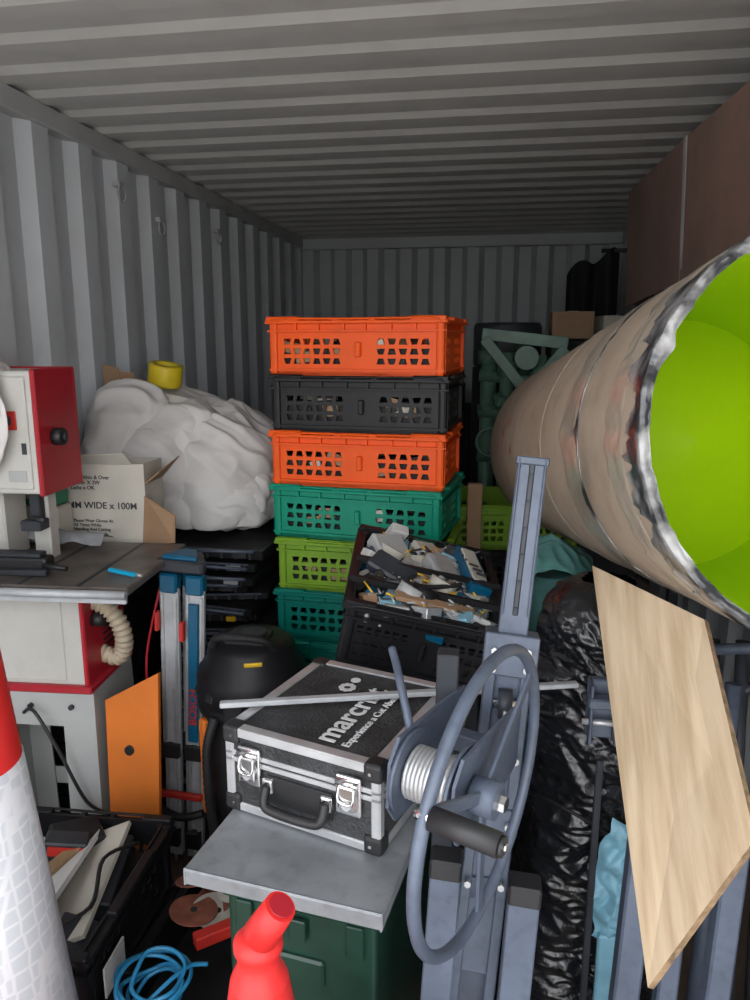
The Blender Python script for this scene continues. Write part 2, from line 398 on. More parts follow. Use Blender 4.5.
# ---------------------------------------------------------------- brown boards above tube
b=MB()
for i,(y0,y1) in enumerate(((1.5,2.86),(2.875,4.05))):
    for j in range(3):
        b.slab([(.62+.045*j,y0,1.83),(.62+.045*j,y1,1.80),(.60+.045*j,y1,2.345 if i else 2.30),(.60+.045*j,y0,2.22 if i==0 else 2.30)],-.018,'brown','plyedge')
b.slab([(.605,2.83,1.83),(.605,2.874,1.83),(.584,2.874,2.30),(.584,2.83,2.30)],-.004,'paperW')
b.done('brown_plywood_sheets')
b=MB()
for yy in(3.1,3.7):b.box((.72,yy,.89),(.04,.04,1.76),'steel2',bev=.003)
b.box((.795,1.75,.89),(.03,.04,1.76),'steel2',bev=.003)
b.box((.70,2.75,1.785),(.17,2.10,.024),'steel2',bev=.003);b.done('steel_rack')

# ---------------------------------------------------------------- plywood panel
b=MB()
b.slab([(.186,1.46,1.195),(.2176,.888,.785),(.332,.90,1.0125),(.330,1.2,1.19)],-.012,'ply','plyedge')
b.done('plywood_offcut')

# ---------------------------------------------------------------- black wrapped bundle
b=MB()
def bagf(u,v):
    th=u*2*math.pi;z=v*1.12
    base=.160+.018*math.sin(v*5+1)+.010*math.sin(v*11)
    if v>.93:base*=math.sqrt(max(0,1-((v-.93)/.075)**2))*.9+.1
    d=V((math.cos(th),math.sin(th),0))
    q=V((d.x*.17,d.y*.17,z))+V((3,1,2));wv=V((noise.noise(q*4),noise.noise(q*4+V((4,0,0))),noise.noise(q*4+V((0,4,0)))))*.06
    q2=V((q.x,q.y,q.z*2.2))+wv
    m=max(0,.5+noise.noise(q*5))
    w=.022*noise.noise(q*5)+.014*m*ridge(q2,6)+.008*(1.2-m)*ridge(q2+V((0,0,q.x*2)),12)+.004*ridge(q2,26)
    return V((.225+.05*(v-.5),1.62,0))+d*(base+w-.012)+V((0,0,z))
b.grid(bagf,240,380,'bag',closeu=True)
b.box((.235,1.62,.3),(.2,.2,.55),'dark')
b.path([(.225+.178*math.cos(t*.5236),1.62+.178*math.sin(t*.5236),.62+.05*math.sin(t)) for t in range(12)],.004,'black',closed=True,sub=3)
b.done('black_plastic_bundle')
b=MB()
def bagt(u,v):
    x=(u-.5)*.22;y=(v-.5)*.24;r=math.hypot(x/.11,y/.12)
    return V((.15+x,2.04+y,1.00+.09*max(-.3,1-r*r*.7)+.012*ridge(V((x,y,0)),9)+.008*ridge(V((x,y,0)),24)))
b.grid(bagt,70,70,'baggy');b.cyl((.15,2.04,0),(.15,2.04,1.0),.06,'baggy');b.done('teal_plastic_sheet')
b=MB()
def pf(u,v):
    z=.40+.28*v;x=.250+(u-.5)*.10*(1-.9*abs(v-.55))+.03*v+.012*noise.noise(V((v*6,u,0)));return V((x,1.375+.015*ridge(V((x*8,z*8,0)),2)+.05*abs(u-.5)+.006*ridge(V((x*8,z*8,0)),6),z))
b.grid(pf,40,60,'ltblue');b.box((.26,1.40,.21),(.05,.02,.42),'ltblue',bev=.004);b.done('blue_plastic_bag')

# ---------------------------------------------------------------- table with plate
rt=math.radians(-8);X=Tm((-.311,.962,0),rt)
b=MB()
b.box((0,0.003,.786),(.333,.004,.028),'galv',X=X,bev=.001);b.box((-.164,.52,.784),(.003,1.04,.026),'galv',X=X);b.box((.164,.52,.784),(.003,1.04,.026),'galv',X=X)
b.box((0,.52,.794),(.333,1.04,.012),'galv',X=X,bev=.003)
for fy in(.12,.55,.96):b.box((0,fy,.764),(.30,.04,.04),'steel2',X=X)
for fy in(.75,.96):
    for sx in(-.13,.13):b.box((sx,fy,.38),(.03,.03,.76),'steel2',X=X,bev=.002)
b.done('metal_work_table')
b=MB();X=Tm((-.27,1.30,0),rt)
b.box((0,0,.35),(.27,.50,.70),'gbox',X=X,bev=.008,seg=2);b.box((0,0,.715),(.285,.515,.05),'gbox',X=X,bev=.006,seg=2)
b.box((0,-.253,.58),(.09,.012,.05),'gbox',X=X,bev=.004);b.box((0,-.258,.66),(.03,.01,.04),'gbox',X=X,bev=.002)
for sx in(-.10,.10):b.box((sx,-.255,.66),(.03,.008,.06),'gbox',X=X,bev=.002)
b.done('green_metal_chest')

# ---------------------------------------------------------------- flight case
W,D,Hc=.305,.325,.158
b=MB()
b.box((0,0,Hc/2),(W-.006,D-.006,Hc-.006),'caseblk',bev=.002)
zs=.105
for sx in(-1,1):
    for sy in(-1,1):b.box((sx*(W/2-.008),sy*(D/2-.008),Hc/2),(.018,.018,Hc-.004),'alu',bev=.003)
for z in(.008,Hc-.008,zs+.006,zs-.007):
    hh=.016 if z in(.008,Hc-.008) else .009
    for sy in(-1,1):b.box((0,sy*(D/2-.007),z),(W,.016,hh),'alu',bev=.002)
    for sx in(-1,1):b.box((sx*(W/2-.007),0,z),(.016,D,hh),'alu',bev=.002)
for sy in(-1,1):b.box((0,sy*(D/2-.010),Hc-.001),(W,.020,.004),'alu',bev=.001)
for sx in(-1,1):b.box((sx*(W/2-.010),0,Hc-.001),(.020,D,.004),'alu',bev=.001)
for sx in(-1,1):
    for sy in(-1,1):
        for z in(.015,Hc-.013):
            b.box((sx*(W/2-.013),sy*(D/2-.013),z),(.034,.034,.034),'blkrub',bev=.007,seg=3)
            b.cyl((sx*(W/2-.016),sy*(D/2+.004),z),(sx*(W/2-.016),sy*(D/2+.006),z),.003,'chrome',seg=8)
for x in(-.098,.098):
    b.box((x,-D/2-.004,zs-.008),(.046,.008,.070),'chrome',bev=.003,seg=2)
    b.box((x,-D/2-.010,zs-.010),(.034,.008,.044),'chrome',bev=.004,seg=2)
    b.cyl((x-.02,-D/2-.010,zs+.016),(x+.02,-D/2-.010,zs+.016),.006,'chrome',seg=12)
    b.cyl((x,-D/2-.012,zs-.022),(x,-D/2-.016,zs-.022),.008,'alu',seg=14)
    b.path([(x-.013,-D/2-.013,zs+.012),(x-.013,-D/2-.018,zs-.014),(x+.013,-D/2-.018,zs-.014),(x+.013,-D/2-.013,zs+.012)],.0025,'chrome',sub=3,seg=6)
for x in(-.058,.058):b.box((x,-D/2-.006,.072),(.022,.014,.028),'chrome',bev=.004,seg=2)
b.box((0,-D/2-.001,.062),(.13,.003,.05),'blkrub',bev=.001)
b.path([(-.058,-D/2-.012,.074),(-.056,-D/2-.024,.048),(-.035,-D/2-.027,.040),(.035,-D/2-.027,.040),(.056,-D/2-.024,.048),(.058,-D/2-.012,.074)],.0085,'blkrub',seg=10,sub=5)
for x in(-.08,.08):b.box((x,D/2+.003,zs),(.03,.006,.03),'chrome',bev=.001)
case=b.done('aluminium_tool_case',(-.268,1.262,.803),(0,0,math.radians(-17)))
text('marcrist',.064,Tm((.048,-.130,Hc+.0005),math.radians(90)),'textw',case,'lid_print')
text('Experience a Cut Above',.021,Tm((.078,-.130,Hc+.0005),math.radians(90)),'textw',case,'lid_print_small')
b=MB()
for i in range(9):
    a_=i*.7;b.cyl((-.03+.012*math.cos(a_),.065+.012*math.sin(a_),Hc),(-.03+.012*math.cos(a_),.065+.012*math.sin(a_),Hc+.0015),.0055,'textw',seg=10)
b.cyl((-.03,.10,Hc),(-.03,.10,Hc+.0014),.010,'textw',seg=20)
o=b.done('lid_emblem');o.parent=case
b=MB();b.beam((-.49,1.205,.9715),(.165,1.40,.9715),.016,.010,'alum',front=(0,0,1));b.done('aluminium_flat_bar')

# ---------------------------------------------------------------- black crate with screws
def screws(b,w,d,h):
    b.box((0,0,h*.32),(w*.86,d*.88,h*.5),'black2')
    ks=['paperW','alu','cardw','cardb','ltblue','black2','blue','alu','black','black2','grey','steel','steel2','alum']
    for i in range(170):
        s=(random.uniform(.035,.09),random.uniform(.025,.06),random.uniform(.012,.03))
        b.box((random.uniform(-.38,.38)*w,random.uniform(-.42,.42)*d,h*random.uniform(.66,.98)),s,random.choice(ks),rot=(random.uniform(-.5,.5),random.uniform(-.5,.5),random.uniform(0,3)),bev=.002)
    for i in range(300):
        p=V((random.uniform(-.38,.38)*w,random.uniform(-.4,.4)*d,h*random.uniform(.85,1.08)));dd=V((random.uniform(-1,1),random.uniform(-1,1),random.uniform(-.4,.4))).normalized()*.02
        b.cyl(p-dd,p+dd,.0024,random.choice(['alu','steel2','alum','vacy']),seg=6)
    for i in range(6):
        p=V((random.uniform(-.3,.3)*w,random.uniform(-.35,.35)*d,h*.95));b.cyl(p,p+V((.01,.01,.03)),.035,random.choice(['cardw','steel2','grey','black']),seg=20)
    b.box((-.09,.17,h*1.12),(.05,.03,.07),'paperW',rot=(.5,.2,.3),bev=.003);b.box((-.10,.09,h*1.04),(.10,.09,.04),'grey',rot=(.4,.1,.6),bev=.006)
    b.box((.04,.02,h*1.04),(.08,.10,.045),'alu',rot=(.3,.2,.5),bev=.012,seg=2);b.box((.12,.05,h*1.08),(.06,.20,.025),'blue',rot=(.1,.2,.2),bev=.002);b.box((.122,.05,h*1.17),(.04,.16,.008),'cardw',rot=(.1,.2,.2),bev=.002)
    for t in range(6):b.box((.135-.008*t,-.01+.025*t,h*1.20),(.026,.008,.004),'text',rot=(.1,.2,.2))
    b.box((-.09,-.04,h*1.05),(.12,.07,.03),'steel2',rot=(.3,.2,-.4),bev=.006);b.path([(-.14,-.10,h),(-.08,-.14,h*1.15),(.0,-.12,h*1.12),(.08,-.08,h*1.15)],.006,'blkrub',seg=6)
    b.box((0,-.14,h*1.08),(w*.96,.012,.014),'black');b.box((0,-.03,h*1.12),(w*.96,.010,.012),'black')
    b.box((.02,-.17,h*1.02),(.20,.03,.012),'cardb',rot=(.1,.1,.15),bev=.002)
crate('black_plastic_crate','black',(-.213,1.855,.874),math.radians(8),w=.385,d=.49,h=.172,fill=screws,rows=3,rx=math.radians(7),ry=math.radians(12))
b=MB();b.slab([(-.34,1.68,.802),(-.02,1.70,.802),(-.02,1.70,.812),(-.34,1.68,.875)],.03,'wood');b.slab([(-.34,1.93,.802),(-.02,1.95,.802),(-.02,1.95,.832),(-.34,1.93,.905)],.03,'wood');b.done('timber_block')

# ---------------------------------------------------------------- winch stand
b=MB()
P0=V((-.06,1.02,0));P1=V((.057,1.31,1.425));dz=(P1-P0).normalized()
def mp(z):return P0+(P1-P0)*(z/1.425)
q0,q1=mp(.02),mp(1.10)
b.beam(q0,q1,.078,.006,'steel',off=(0,.02));b.beam(q0,q1,.007,.05,'steel',off=(-.036,0));b.beam(q0,q1,.007,.05,'steel',off=(.036,0))
b.beam(q0,q1,.018,.006,'steel',off=(-.03,-.024));b.beam(q0,q1,.018,.006,'steel',off=(.03,-.024))
q2,q3=mp(.55),P1
b.beam(q2,q3,.050,.028,'steel',off=(0,-.002));b.beam(mp(1.16),q3,.010,.004,'steel2',off=(0,-.016))  # dark strip stands in for the shade inside the mast slot
b.beam(mp(1.16),q3,.005,.006,'steel',off=(-.022,-.018));b.beam(mp(1.16),q3,.005,.006,'steel',off=(.022,-.018))
b.beam(q3-dz*.012,q3+dz*.002,.056,.040,'steel')
for i in range(6):
    c=mp(1.40-i*.045);b.cyl(c+V((.0,-.022,0)),c+V((0,-.016,0)),.0035,'steel2',seg=8)
b.beam(mp(1.06),mp(1.13),.092,.066,'steel');b.beam(mp(.80),mp(.84),.088,.064,'steel')
for z in(1.08,1.11,.93,.82,.72):
    for sx in(-.028,.028):
        c=mp(z)+V((sx,-.035,0));b.cyl(c,c+V((0,-.012,.003)),.006,'alu',seg=6,smooth=False)
c=mp(1.02)+V((0,-.03,0));b.cyl(c+V((-.012,0,0)),c+V((.012,0,0)),.026,'steel2',seg=20);b.cyl(c+V((-.02,0,0)),c+V((.02,0,0)),.008,'chrome',seg=10)
b.beam((-.085,1.16,.02),(-.072,1.17,1.12),.036,.036,'steel2');
for (t0,t1) in (((-.10,1.00,.0),(-.060,1.045,.83)),((.02,1.00,.0),(.062,1.05,.795))):
    b.beam(t0,t1,.048,.044,'steel');v1=V(t1);dd=(v1-V(t0)).normalized();b.beam(v1-dd*.03,v1+dd*.004,.051,.047,'blkrub',bev=.004)
b.box((-.03,1.02,.012),(.22,.06,.024),'steel',bev=.003)
b.beam((-.085,1.15,.70),(.03,1.16,.70),.04,.03,'steel')
C=V((-.006,.95,1.002));n=V((.93,-.36,-.05)).normalized();e2=V((.36,.93,0));e2=(e2-n*e2.dot(n)).normalized();e1=n.cross(e2);e1=e1 if e1.z>0 else -e1
RW=.207
ring=[C+(e1*math.sin(t*math.pi/18)+e2*math.cos(t*math.pi/18))*RW for t in range(36)]
b.path(ring,.0088,'steel',closed=True,sub=3,seg=12)
for ang in(156,36,276):
    a_=math.radians(ang);d_=e1*math.sin(a_)+e2*math.cos(a_)
    b.beam(C+d_*.02,C+d_*(RW-.004),.020,.006,'steel',front=tuple(n))
b.cyl(C-n*.015,C+n*.022,.026,'steel',seg=28);b.cyl(C+n*.022,C+n*.034,.012,'chrome',seg=6,smooth=False)
b.cyl(C-n*.030,C-n*.036,.062,'steel',seg=36);b.cyl(C-n*.112,C-n*.118,.062,'steel',seg=36)
b.cyl(C-n*.036,C-n*.112,.030,'steel2',seg=24)
for i in range(11):
    cc=C-n*(.041+i*.0066);b.path([cc+(e1*math.sin(t*math.pi/8)+e2*math.cos(t*math.pi/8))*.037 for t in range(16)],.0036,'alu',closed=True,sub=1,seg=6)
b.cyl(C-n*.118,C-n*.135,.020,'chrome',seg=6,smooth=False)
for k_ in(-.025,-.124):
    p=C+n*k_;t=basis(e2,e1,n,p);b.prism([(-.055,-.035),(-.03,-.07),(.12,-.08),(.20,-.06),(.20,.05),(.10,.06),(-.03,.065),(-.055,.035)],.005,'steel',X=t)
b.beam(C-n*.025+e2*.15-e1*.02,C-n*.124+e2*.15-e1*.02,.03,.03,'steel')
a_=math.radians(156);gp=C+(e1*math.sin(a_)+e2*math.cos(a_))*RW
b.cyl(gp-n*.012,gp+n*.012,.008,'chrome',seg=12)
b.cyl(gp+n*.008,gp+n*.092,.0145,'blkrub',seg=24);b.cyl(gp+n*.092,gp+n*.097,.012,'blkrub',seg=24);b.cyl(gp+n*.096,gp+n*.100,.005,'chrome',seg=10)
b.path([C-n*.07+e1*.035,mp(.95)+V((-.01,-.04,0)),mp(1.02)+V((0,-.058,.0))],.003,'alu',sub=4,seg=6)
b.path([V((-.105,.99,1.02)),V((-.118,1.02,1.06)),V((-.138,1.06,1.11)),V((-.148,1.09,1.125)),V((-.16,1.12,1.14))],.0065,'steel',sub=5,seg=8)
b.done('winch_stand')

# ---------------------------------------------------------------- tripod
b=MB();bx,by=0,0
for i,(dx,dy) in enumerate(((-.040,0),(.040,0),(0,.07))):
    b.beam((bx+dx*.85,by+dy,.03),(bx+dx,by+dy,.94),.050,.022,'alum')
    b.beam((bx+dx*.9,by+dy,.40),(bx+dx,by+dy,.92),.058,.012,'alum',off=(0,-.010))
    if i<2:
        b.beam((bx+dx*.9-.020,by+dy-.014,.42),(bx+dx-.020,by+dy-.014,.90),.010,.012,'alu');b.beam((bx+dx*.9+.020,by+dy-.014,.42),(bx+dx+.020,by+dy-.014,.90),.010,.012,'alu')
    if i==1:b.beam((bx+dx*.92,by+dy-.012,.44),(bx+dx,by+dy-.012,.88),.030,.012,'blue',off=(0,-.012))
    b.beam((bx+dx*.85-.014,by+dy-.014,.06),(bx+dx-.014,by+dy-.014,.60),.010,.012,'alu');b.beam((bx+dx*.85+.014,by+dy-.014,.06),(bx+dx+.014,by+dy-.014,.60),.010,.012,'alu')
    b.cyl((bx+dx*.8,by+dy,.0),(bx+dx*.85,by+dy,.06),.004,'alu',r2=.014,seg=12)
    b.box((bx+dx*.85,by+dy-.008,.10),(.045,.05,.06),'blkrub',bev=.005);b.box((bx+dx,by+dy-.006,.935),(.055,.04,.06),'blue',bev=.006)
    b.box((bx+dx*.9,by+dy-.02,.40),(.055,.02,.05),'blkrub',bev=.004)
b.prism([(-.07,-.04),(.07,-.04),(.078,-.02),(.03,.075),(-.03,.075),(-.078,-.02)],.035,'steel2',X=Tm((bx,by,.975)),bev=.006)
b.prism([(-.055,-.03),(.055,-.03),(.02,.05),(-.02,.05)],.015,'blue',X=Tm((bx,by,1.01)),bev=.004)
b.box((bx+.012,by-.042,.80),(.014,.02,.06),'paperR',bev=.003);b.box((bx-.070,by-.03,.82),(.012,.02,.06),'paperR',bev=.003)
b.box((bx+.0,by-.035,.26),(.14,.02,.02),'paperR',bev=.004)
b.path([(bx-.07,by-.03,.20),(bx,by-.045,.19),(bx+.07,by-.03,.205)],.012,'blkrub')
b.path([(bx-.072,by,.92),(bx-.11,by-.02,.7),(bx-.095,by-.03,.5),(bx-.07,by-.03,.3)],.004,'red',sub=8,seg=6)
tri=b.done('surveying_tripod',(-.942,1.98,0),(0,math.radians(2.6),0))
text('BOSCH',.036,Matrix.Translation(V((.052,-.0345,.50)))@Matrix.Rotation(math.radians(-90),4,'Y')@Matrix.Rotation(math.radians(90),4,'X'),'paperR',tri,'leg_print')

# ---------------------------------------------------------------- vacuum
b=MB();X=Tm((-.695,1.97,0))
b.lathe([(0,.10),(.13,.10),(.14,.12),(.145,.40),(.15,.56),(.152,.58)],'black2',X=X);b.lathe([(.152,.575),(.158,.58),(.160,.595),(.156,.61),(.15,.615)],'black',X=X)
b.lathe([(.150,.60),(.160,.62),(.162,.68),(.155,.70),(.130,.73),(.125,.765),(.10,.785),(.0,.79)],'black',X=X)
for t in range(12):
    a_=t*math.pi/6;b.box((.155*math.cos(a_),.155*math.sin(a_),.66),(.012,.03,.05),'black2',rot=(0,-.3,a_),X=X,bev=.003)
b.path([(-.09,-.06,.77),(-.07,-.09,.81),(.0,-.10,.82),(.07,-.09,.81),(.09,-.06,.77)],.012,'black2',X=X)
b.box((0,-.02,.79),(.12,.10,.02),'blkrub',X=X,bev=.006,seg=2)
b.cyl((0.02,-.03,.80),(0.02,-.03,.815),.035,'steel2',X=X,seg=24)
b.box((0,-.165,.63),(.06,.02,.07),'black2',X=X,bev=.005);b.box((.045,-.122,.752),(.05,.008,.012),'vacy',X=X,rot=(.3,0,.35),bev=.002)
b.cyl((0,-.148,.35),(0,-.175,.35),.035,'blkrub',X=X)
b.box((-.11,-.105,.42),(.03,.03,.30),'orb',X=X,rot=(0,0,-.6),bev=.006);b.box((.09,-.125,.30),(.05,.04,.30),'orb',X=X,rot=(0,0,.6),bev=.006)
for sx in(-.1,.1):
    for sy in(-.1,.1):b.cyl((sx-.015,sy,.04),(sx+.015,sy,.04),.04,'blkrub',X=X);b.box((sx,sy,.09),(.03,.03,.05),'black2',X=X)
b.path([(.10,-.10,.45),(.14,-.12,.3),(.1,-.17,.2),(-.03,-.19,.16),(-.07,-.18,.3),(-.08,-.17,.5),(-.06,-.15,.60)],.014,'blkrub',X=X,sub=20,seg=10,rf=lambda i,m:1+.12*(i%2))
b.done('workshop_vacuum')

b=MB();b.slab([(-1.06,1.76,.01),(-.91,1.74,.01),(-.90,1.80,.735),(-1.075,1.82,.63)],.012,'orb');b.cyl((-.995,1.80,.50),(-.998,1.775,.50),.014,'blkrub',seg=20);b.cyl((-.96,1.78,.30),(-.96,1.76,.30),.01,'blkrub',seg=20)
b.done('orange_board')

# ---------------------------------------------------------------- band saw
rz=math.radians(4);X=Tm((-1.31,1.90,0),rz)
bs=MB()
def pl(c4,k='grey'):
    bs.slab([X@V((p[0]*(.80 if p[0]<0 else 1),p[1],p[2])) for p in c4],.005,k)
for sy in(-1,1):
    for sx in(-1,1):
        pl([(sx*.20,sy*.13,.66),(sx*.21,sy*.16,.0),(sx*.12,sy*.16,.0),(sx*.11,sy*.13,.60)])
        pl([(sx*.20,sy*.13,.66),(sx*.21,sy*.16,.0),(sx*.21,sy*.08,.0),(sx*.20,sy*.05,.60)])
        bs.box(X@V((sx*(.195 if sx>0 else .15),sy*.13,.012)),(.06,.06,.024),'blkrub',bev=.004)
    pl([(-.20,sy*.13,.66),(.20,sy*.13,.66),(.20,sy*.134,.56),(-.20,sy*.134,.56)])
    pl([(-.20,sy*.15,.25),(.20,sy*.15,.25),(.20,sy*.152,.19),(-.20,sy*.152,.19)])
for sx in(-1,1):
    pl([(sx*.20,-.13,.66),(sx*.20,.13,.66),(sx*.202,.13,.56),(sx*.202,-.13,.56)])
    pl([(sx*.205,-.15,.25),(sx*.205,.15,.25),(sx*.207,.15,.19),(sx*.207,-.15,.19)])
bs.box((.015,0,.672),(.38,.28,.022),'red',X=X,bev=.004)
for sx in(-.1,.02,.14):bs.cyl(X@V((sx,-.132,.62)),X@V((sx,-.142,.62)),.008,'steel2',seg=6,smooth=False)
bs.box((.010,-.01,.82),(.355,.23,.28),'white',X=X,bev=.008,seg=2)
bs.box((-.01,-.126,.82),(.28,.006,.25),'white',X=X,bev=.002)
bs.box((.185,0,.82),(.014,.255,.285),'red',X=X,bev=.004);bs.box((.01,.112,.82),(.36,.02,.29),'red',X=X,bev=.004)
bs.cyl(X@V((.19,-.07,.86)),X@V((.225,-.07,.86)),.022,'blkrub',seg=8)
for i in range(5):bs.box((.193,.03,.76+i*.018),(.004,.10,.006),'blkrub',X=X)
bs.box((-.13,.05,1.10),(.10,.12,.60),'white',X=X,bev=.006);bs.box((.02,.03,1.10),(.05,.05,.28),'white',X=X,bev=.004)
bs.box((.115,-.02,1.0),(.52,.44,.022),'worktop',X=X,bev=.004)
for i in range(2):bs.box((.08+i*.16,-.02,1.0112),(.012,.43,.0015),'steel2',X=X)
bs.box((.10,-.02,.98),(.40,.34,.02),'steel2',X=X)
for sx in(-.1,.1):bs.cyl(X@V((sx,0,.955)),X@V((sx,0,.985)),.06,'steel2')
bs.cyl(X@V((-.16,-.262,1.0)),X@V((.38,-.262,1.0)),.011,'alum');bs.box((.115,-.248,.985),(.52,.010,.022),'alum',X=X)
bs.box((-.02,-.12,1.035),(.26,.05,.040),'blkrub',X=X,bev=.008,seg=2);bs.box((.0,-.12,1.06),(.18,.04,.012),'steel2',X=X,bev=.003);bs.box((.03,-.16,1.02),(.18,.02,.016),'steel2',X=X,bev=.003)
bs.cyl(X@V((.10,-.14,1.035)),X@V((.17,-.15,1.03)),.009,'blkrub',r2=.006)
HX=-.028
bs.box((-.03+HX,0,1.385),(.30,.20,.33),'white',X=X,bev=.008,seg=2);bs.box((-.035+HX,-.103,1.385),(.27,.006,.30),'white',X=X,bev=.002)
bs.box((.122+HX,0,1.385),(.014,.215,.34),'red',X=X,bev=.004);bs.box((-.03+HX,.105,1.385),(.32,.016,.34),'red',X=X,bev=.004)
bs.cyl(X@V((.128+HX,-.03,1.37)),X@V((.158+HX,-.03,1.37)),.024,'blkrub',seg=8);bs.cyl(X@V((.158+HX,-.03,1.37)),X@V((.165+HX,-.03,1.37)),.010,'steel2',seg=10)
bs.box((.045+HX,-.108,1.42),(.050,.006,.050),'paperR',X=X,bev=.001);bs.box((.045+HX,-.112,1.42),(.026,.004,.022),'text',X=X)
bs.box((.085+HX,-.107,1.345),(.012,.004,.03),'steel2',X=X);bs.box((.06+HX,-.107,1.27),(.05,.004,.03),'grey',X=X)
bs.box((.05+HX,-.01,1.17),(.03,.03,.10),'steel2',X=X,bev=.003);bs.box((.05+HX,-.03,1.12),(.06,.05,.03),'steel2',X=X,bev=.003);bs.cyl(X@V((.05+HX,-.04,1.14)),X@V((.10+HX,-.06,1.14)),.008,'blkrub')
hp=[X@V(p) for p in((.18,-.02,.74),(.235,-.03,.73),(.262,-.04,.77),(.262,-.05,.83),(.235,-.06,.885),(.19,-.06,.91))]
bs.path(hp,.020,'hose',sub=14,seg=14,rf=lambda i,m:1+.30*((i//2)%2))
bs.path([X@V(p) for p in((.0,-.14,.60),(.05,-.17,.62),(.12,-.18,.50),(.18,-.17,.35),(.24,-.15,.30))],.005,'blkrub')
bs.done('band_saw')
b=MB();b.box((-1.42,2.10,1.165),(.16,.07,.07),'paperG',bev=.004);b.box((-1.42,2.062,1.165),(.12,.004,.03),'paperW');b.box((-1.42,2.10,1.06),(.17,.08,.13),'cardw',bev=.003);b.done('green_carton')
b=MB();b.box((-.985,1.79,1.0195),(.10,.016,.010),'cyan',rot=(0,0,-.35),bev=.003,seg=2);b.cyl((-.94,1.775,1.0195),(-.92,1.768,1.0195),.004,'alu');b.done('blue_scraper')

# ---------------------------------------------------------------- cloths and small things
b=MB()
def ragf(c,rx_,ry_,rz_,sd):
    def f(u,v):
        th=u*2*math.pi;ph=(v-.5)*math.pi
        d=V((math.cos(th)*math.cos(ph),math.sin(th)*math.cos(ph),math.sin(ph)))
        r=1+.15*noise.noise(d*1.5+V((sd,0,0)))+.16*sridge(V((d.x*2,d.y*2,d.z*.5+sd)),1.6)
        return V((max(c[0]+d.x*r*rx_,-1.515),c[1]+d.y*r*ry_,c[2]+d.z*r*rz_))
    return f
b.grid(ragf((-1.455,1.93,1.51),.05,.10,.09,4),80,50,'cloth',closeu=True)
b.grid(ragf((-1.345,1.758,1.43),.075,.018,.13,7),80,60,'cloth',closeu=True)
b.grid(ragf((-1.40,1.82,1.555),.085,.09,.025,9),80,40,'cloth',closeu=True);b.done('white_rag')
b=MB();b.path([(-1.49,1.80,1.58),(-1.44,1.78,1.61),(-1.36,1.77,1.60),(-1.31,1.76,1.56),(-1.30,1.755,1.50)],.004,'blkrub',seg=6);b.path([(-1.49,1.81,1.59),(-1.40,1.79,1.625),(-1.32,1.78,1.59),(-1.28,1.77,1.565)],.004,'blkrub',seg=6);b.done('black_cable')
b=MB();b.lathe([(.038,0),(.062,0),(.064,.01),(.064,.07),(.062,.08),(.038,.08),(.036,.07),(.036,.01),(.038,0)],'yellow',X=Tm((-1.27,2.72,1.465),rx=.1,ry=.2));b.done('yellow_tape_roll')
b=MB();b.slab([(-1.46,2.62,1.46),(-1.38,2.60,1.46),(-1.40,2.62,1.53),(-1.47,2.64,1.545)],.004,'cardb');b.slab([(-1.40,2.60,1.45),(-1.36,2.66,1.45),(-1.37,2.67,1.51),(-1.41,2.62,1.52)],.004,'cardb');b.done('cardboard_scrap')
b=MB()
def tf(u,v):
    x=-1.46+u*.30;y=1.99+v*.08;return V((x,y,1.03+.045*(1-abs(2*v-1)**2)*(1-.6*u)+.02*abs(noise.noise(V((x*14,y*20,1))))))
b.grid(tf,50,24,'tarp');b.done('grey_cloth')
b=MB();X=Tm((-1.235,2.23,.99),math.radians(3))
for (c,s_) in (((0,-.07,.13),(.27,.004,.26)),((0,.07,.13),(.27,.004,.26)),((-.133,0,.13),(.004,.14,.26)),((.133,0,.13),(.004,.14,.26)),((0,0,.003),(.27,.14,.005)),((0,0,.235),(.26,.13,.004))):b.box(c,s_,'cardw',X=X)
b.slab([X@V(p) for p in((.135,-.07,.20),(.135,.07,.20),(.20,.06,.27),(.19,-.09,.24))],.004,'cardb')
b.slab([X@V(p) for p in((.12,-.073,.0),(.24,-.11,.02),(.235,-.08,.10),(.135,-.073,.16))],.004,'cardb')
b.slab([X@V(p) for p in((-.13,-.073,.26),(.10,-.073,.26),(.09,-.11,.30),(-.12,-.11,.29))],.003,'cardw')
bo=b.done('cardboard_box')
text('MM WIDE x 100M',.030,X@Tm((-.125,-.0735,.115),0,math.radians(90)),'text',bo,'side_print')
text('Please Wear Gloves At\nAll Times While\nHandling And Cutting',.014,X@Tm((-.11,-.0735,.07),0,math.radians(90)),'text',bo,'side_print_small')
text('rer Within & Over\nTimber X 2W\nLaths x OK',.017,X@Tm((-.11,-.0735,.21),0,math.radians(90)),'text',bo,'side_print_top')

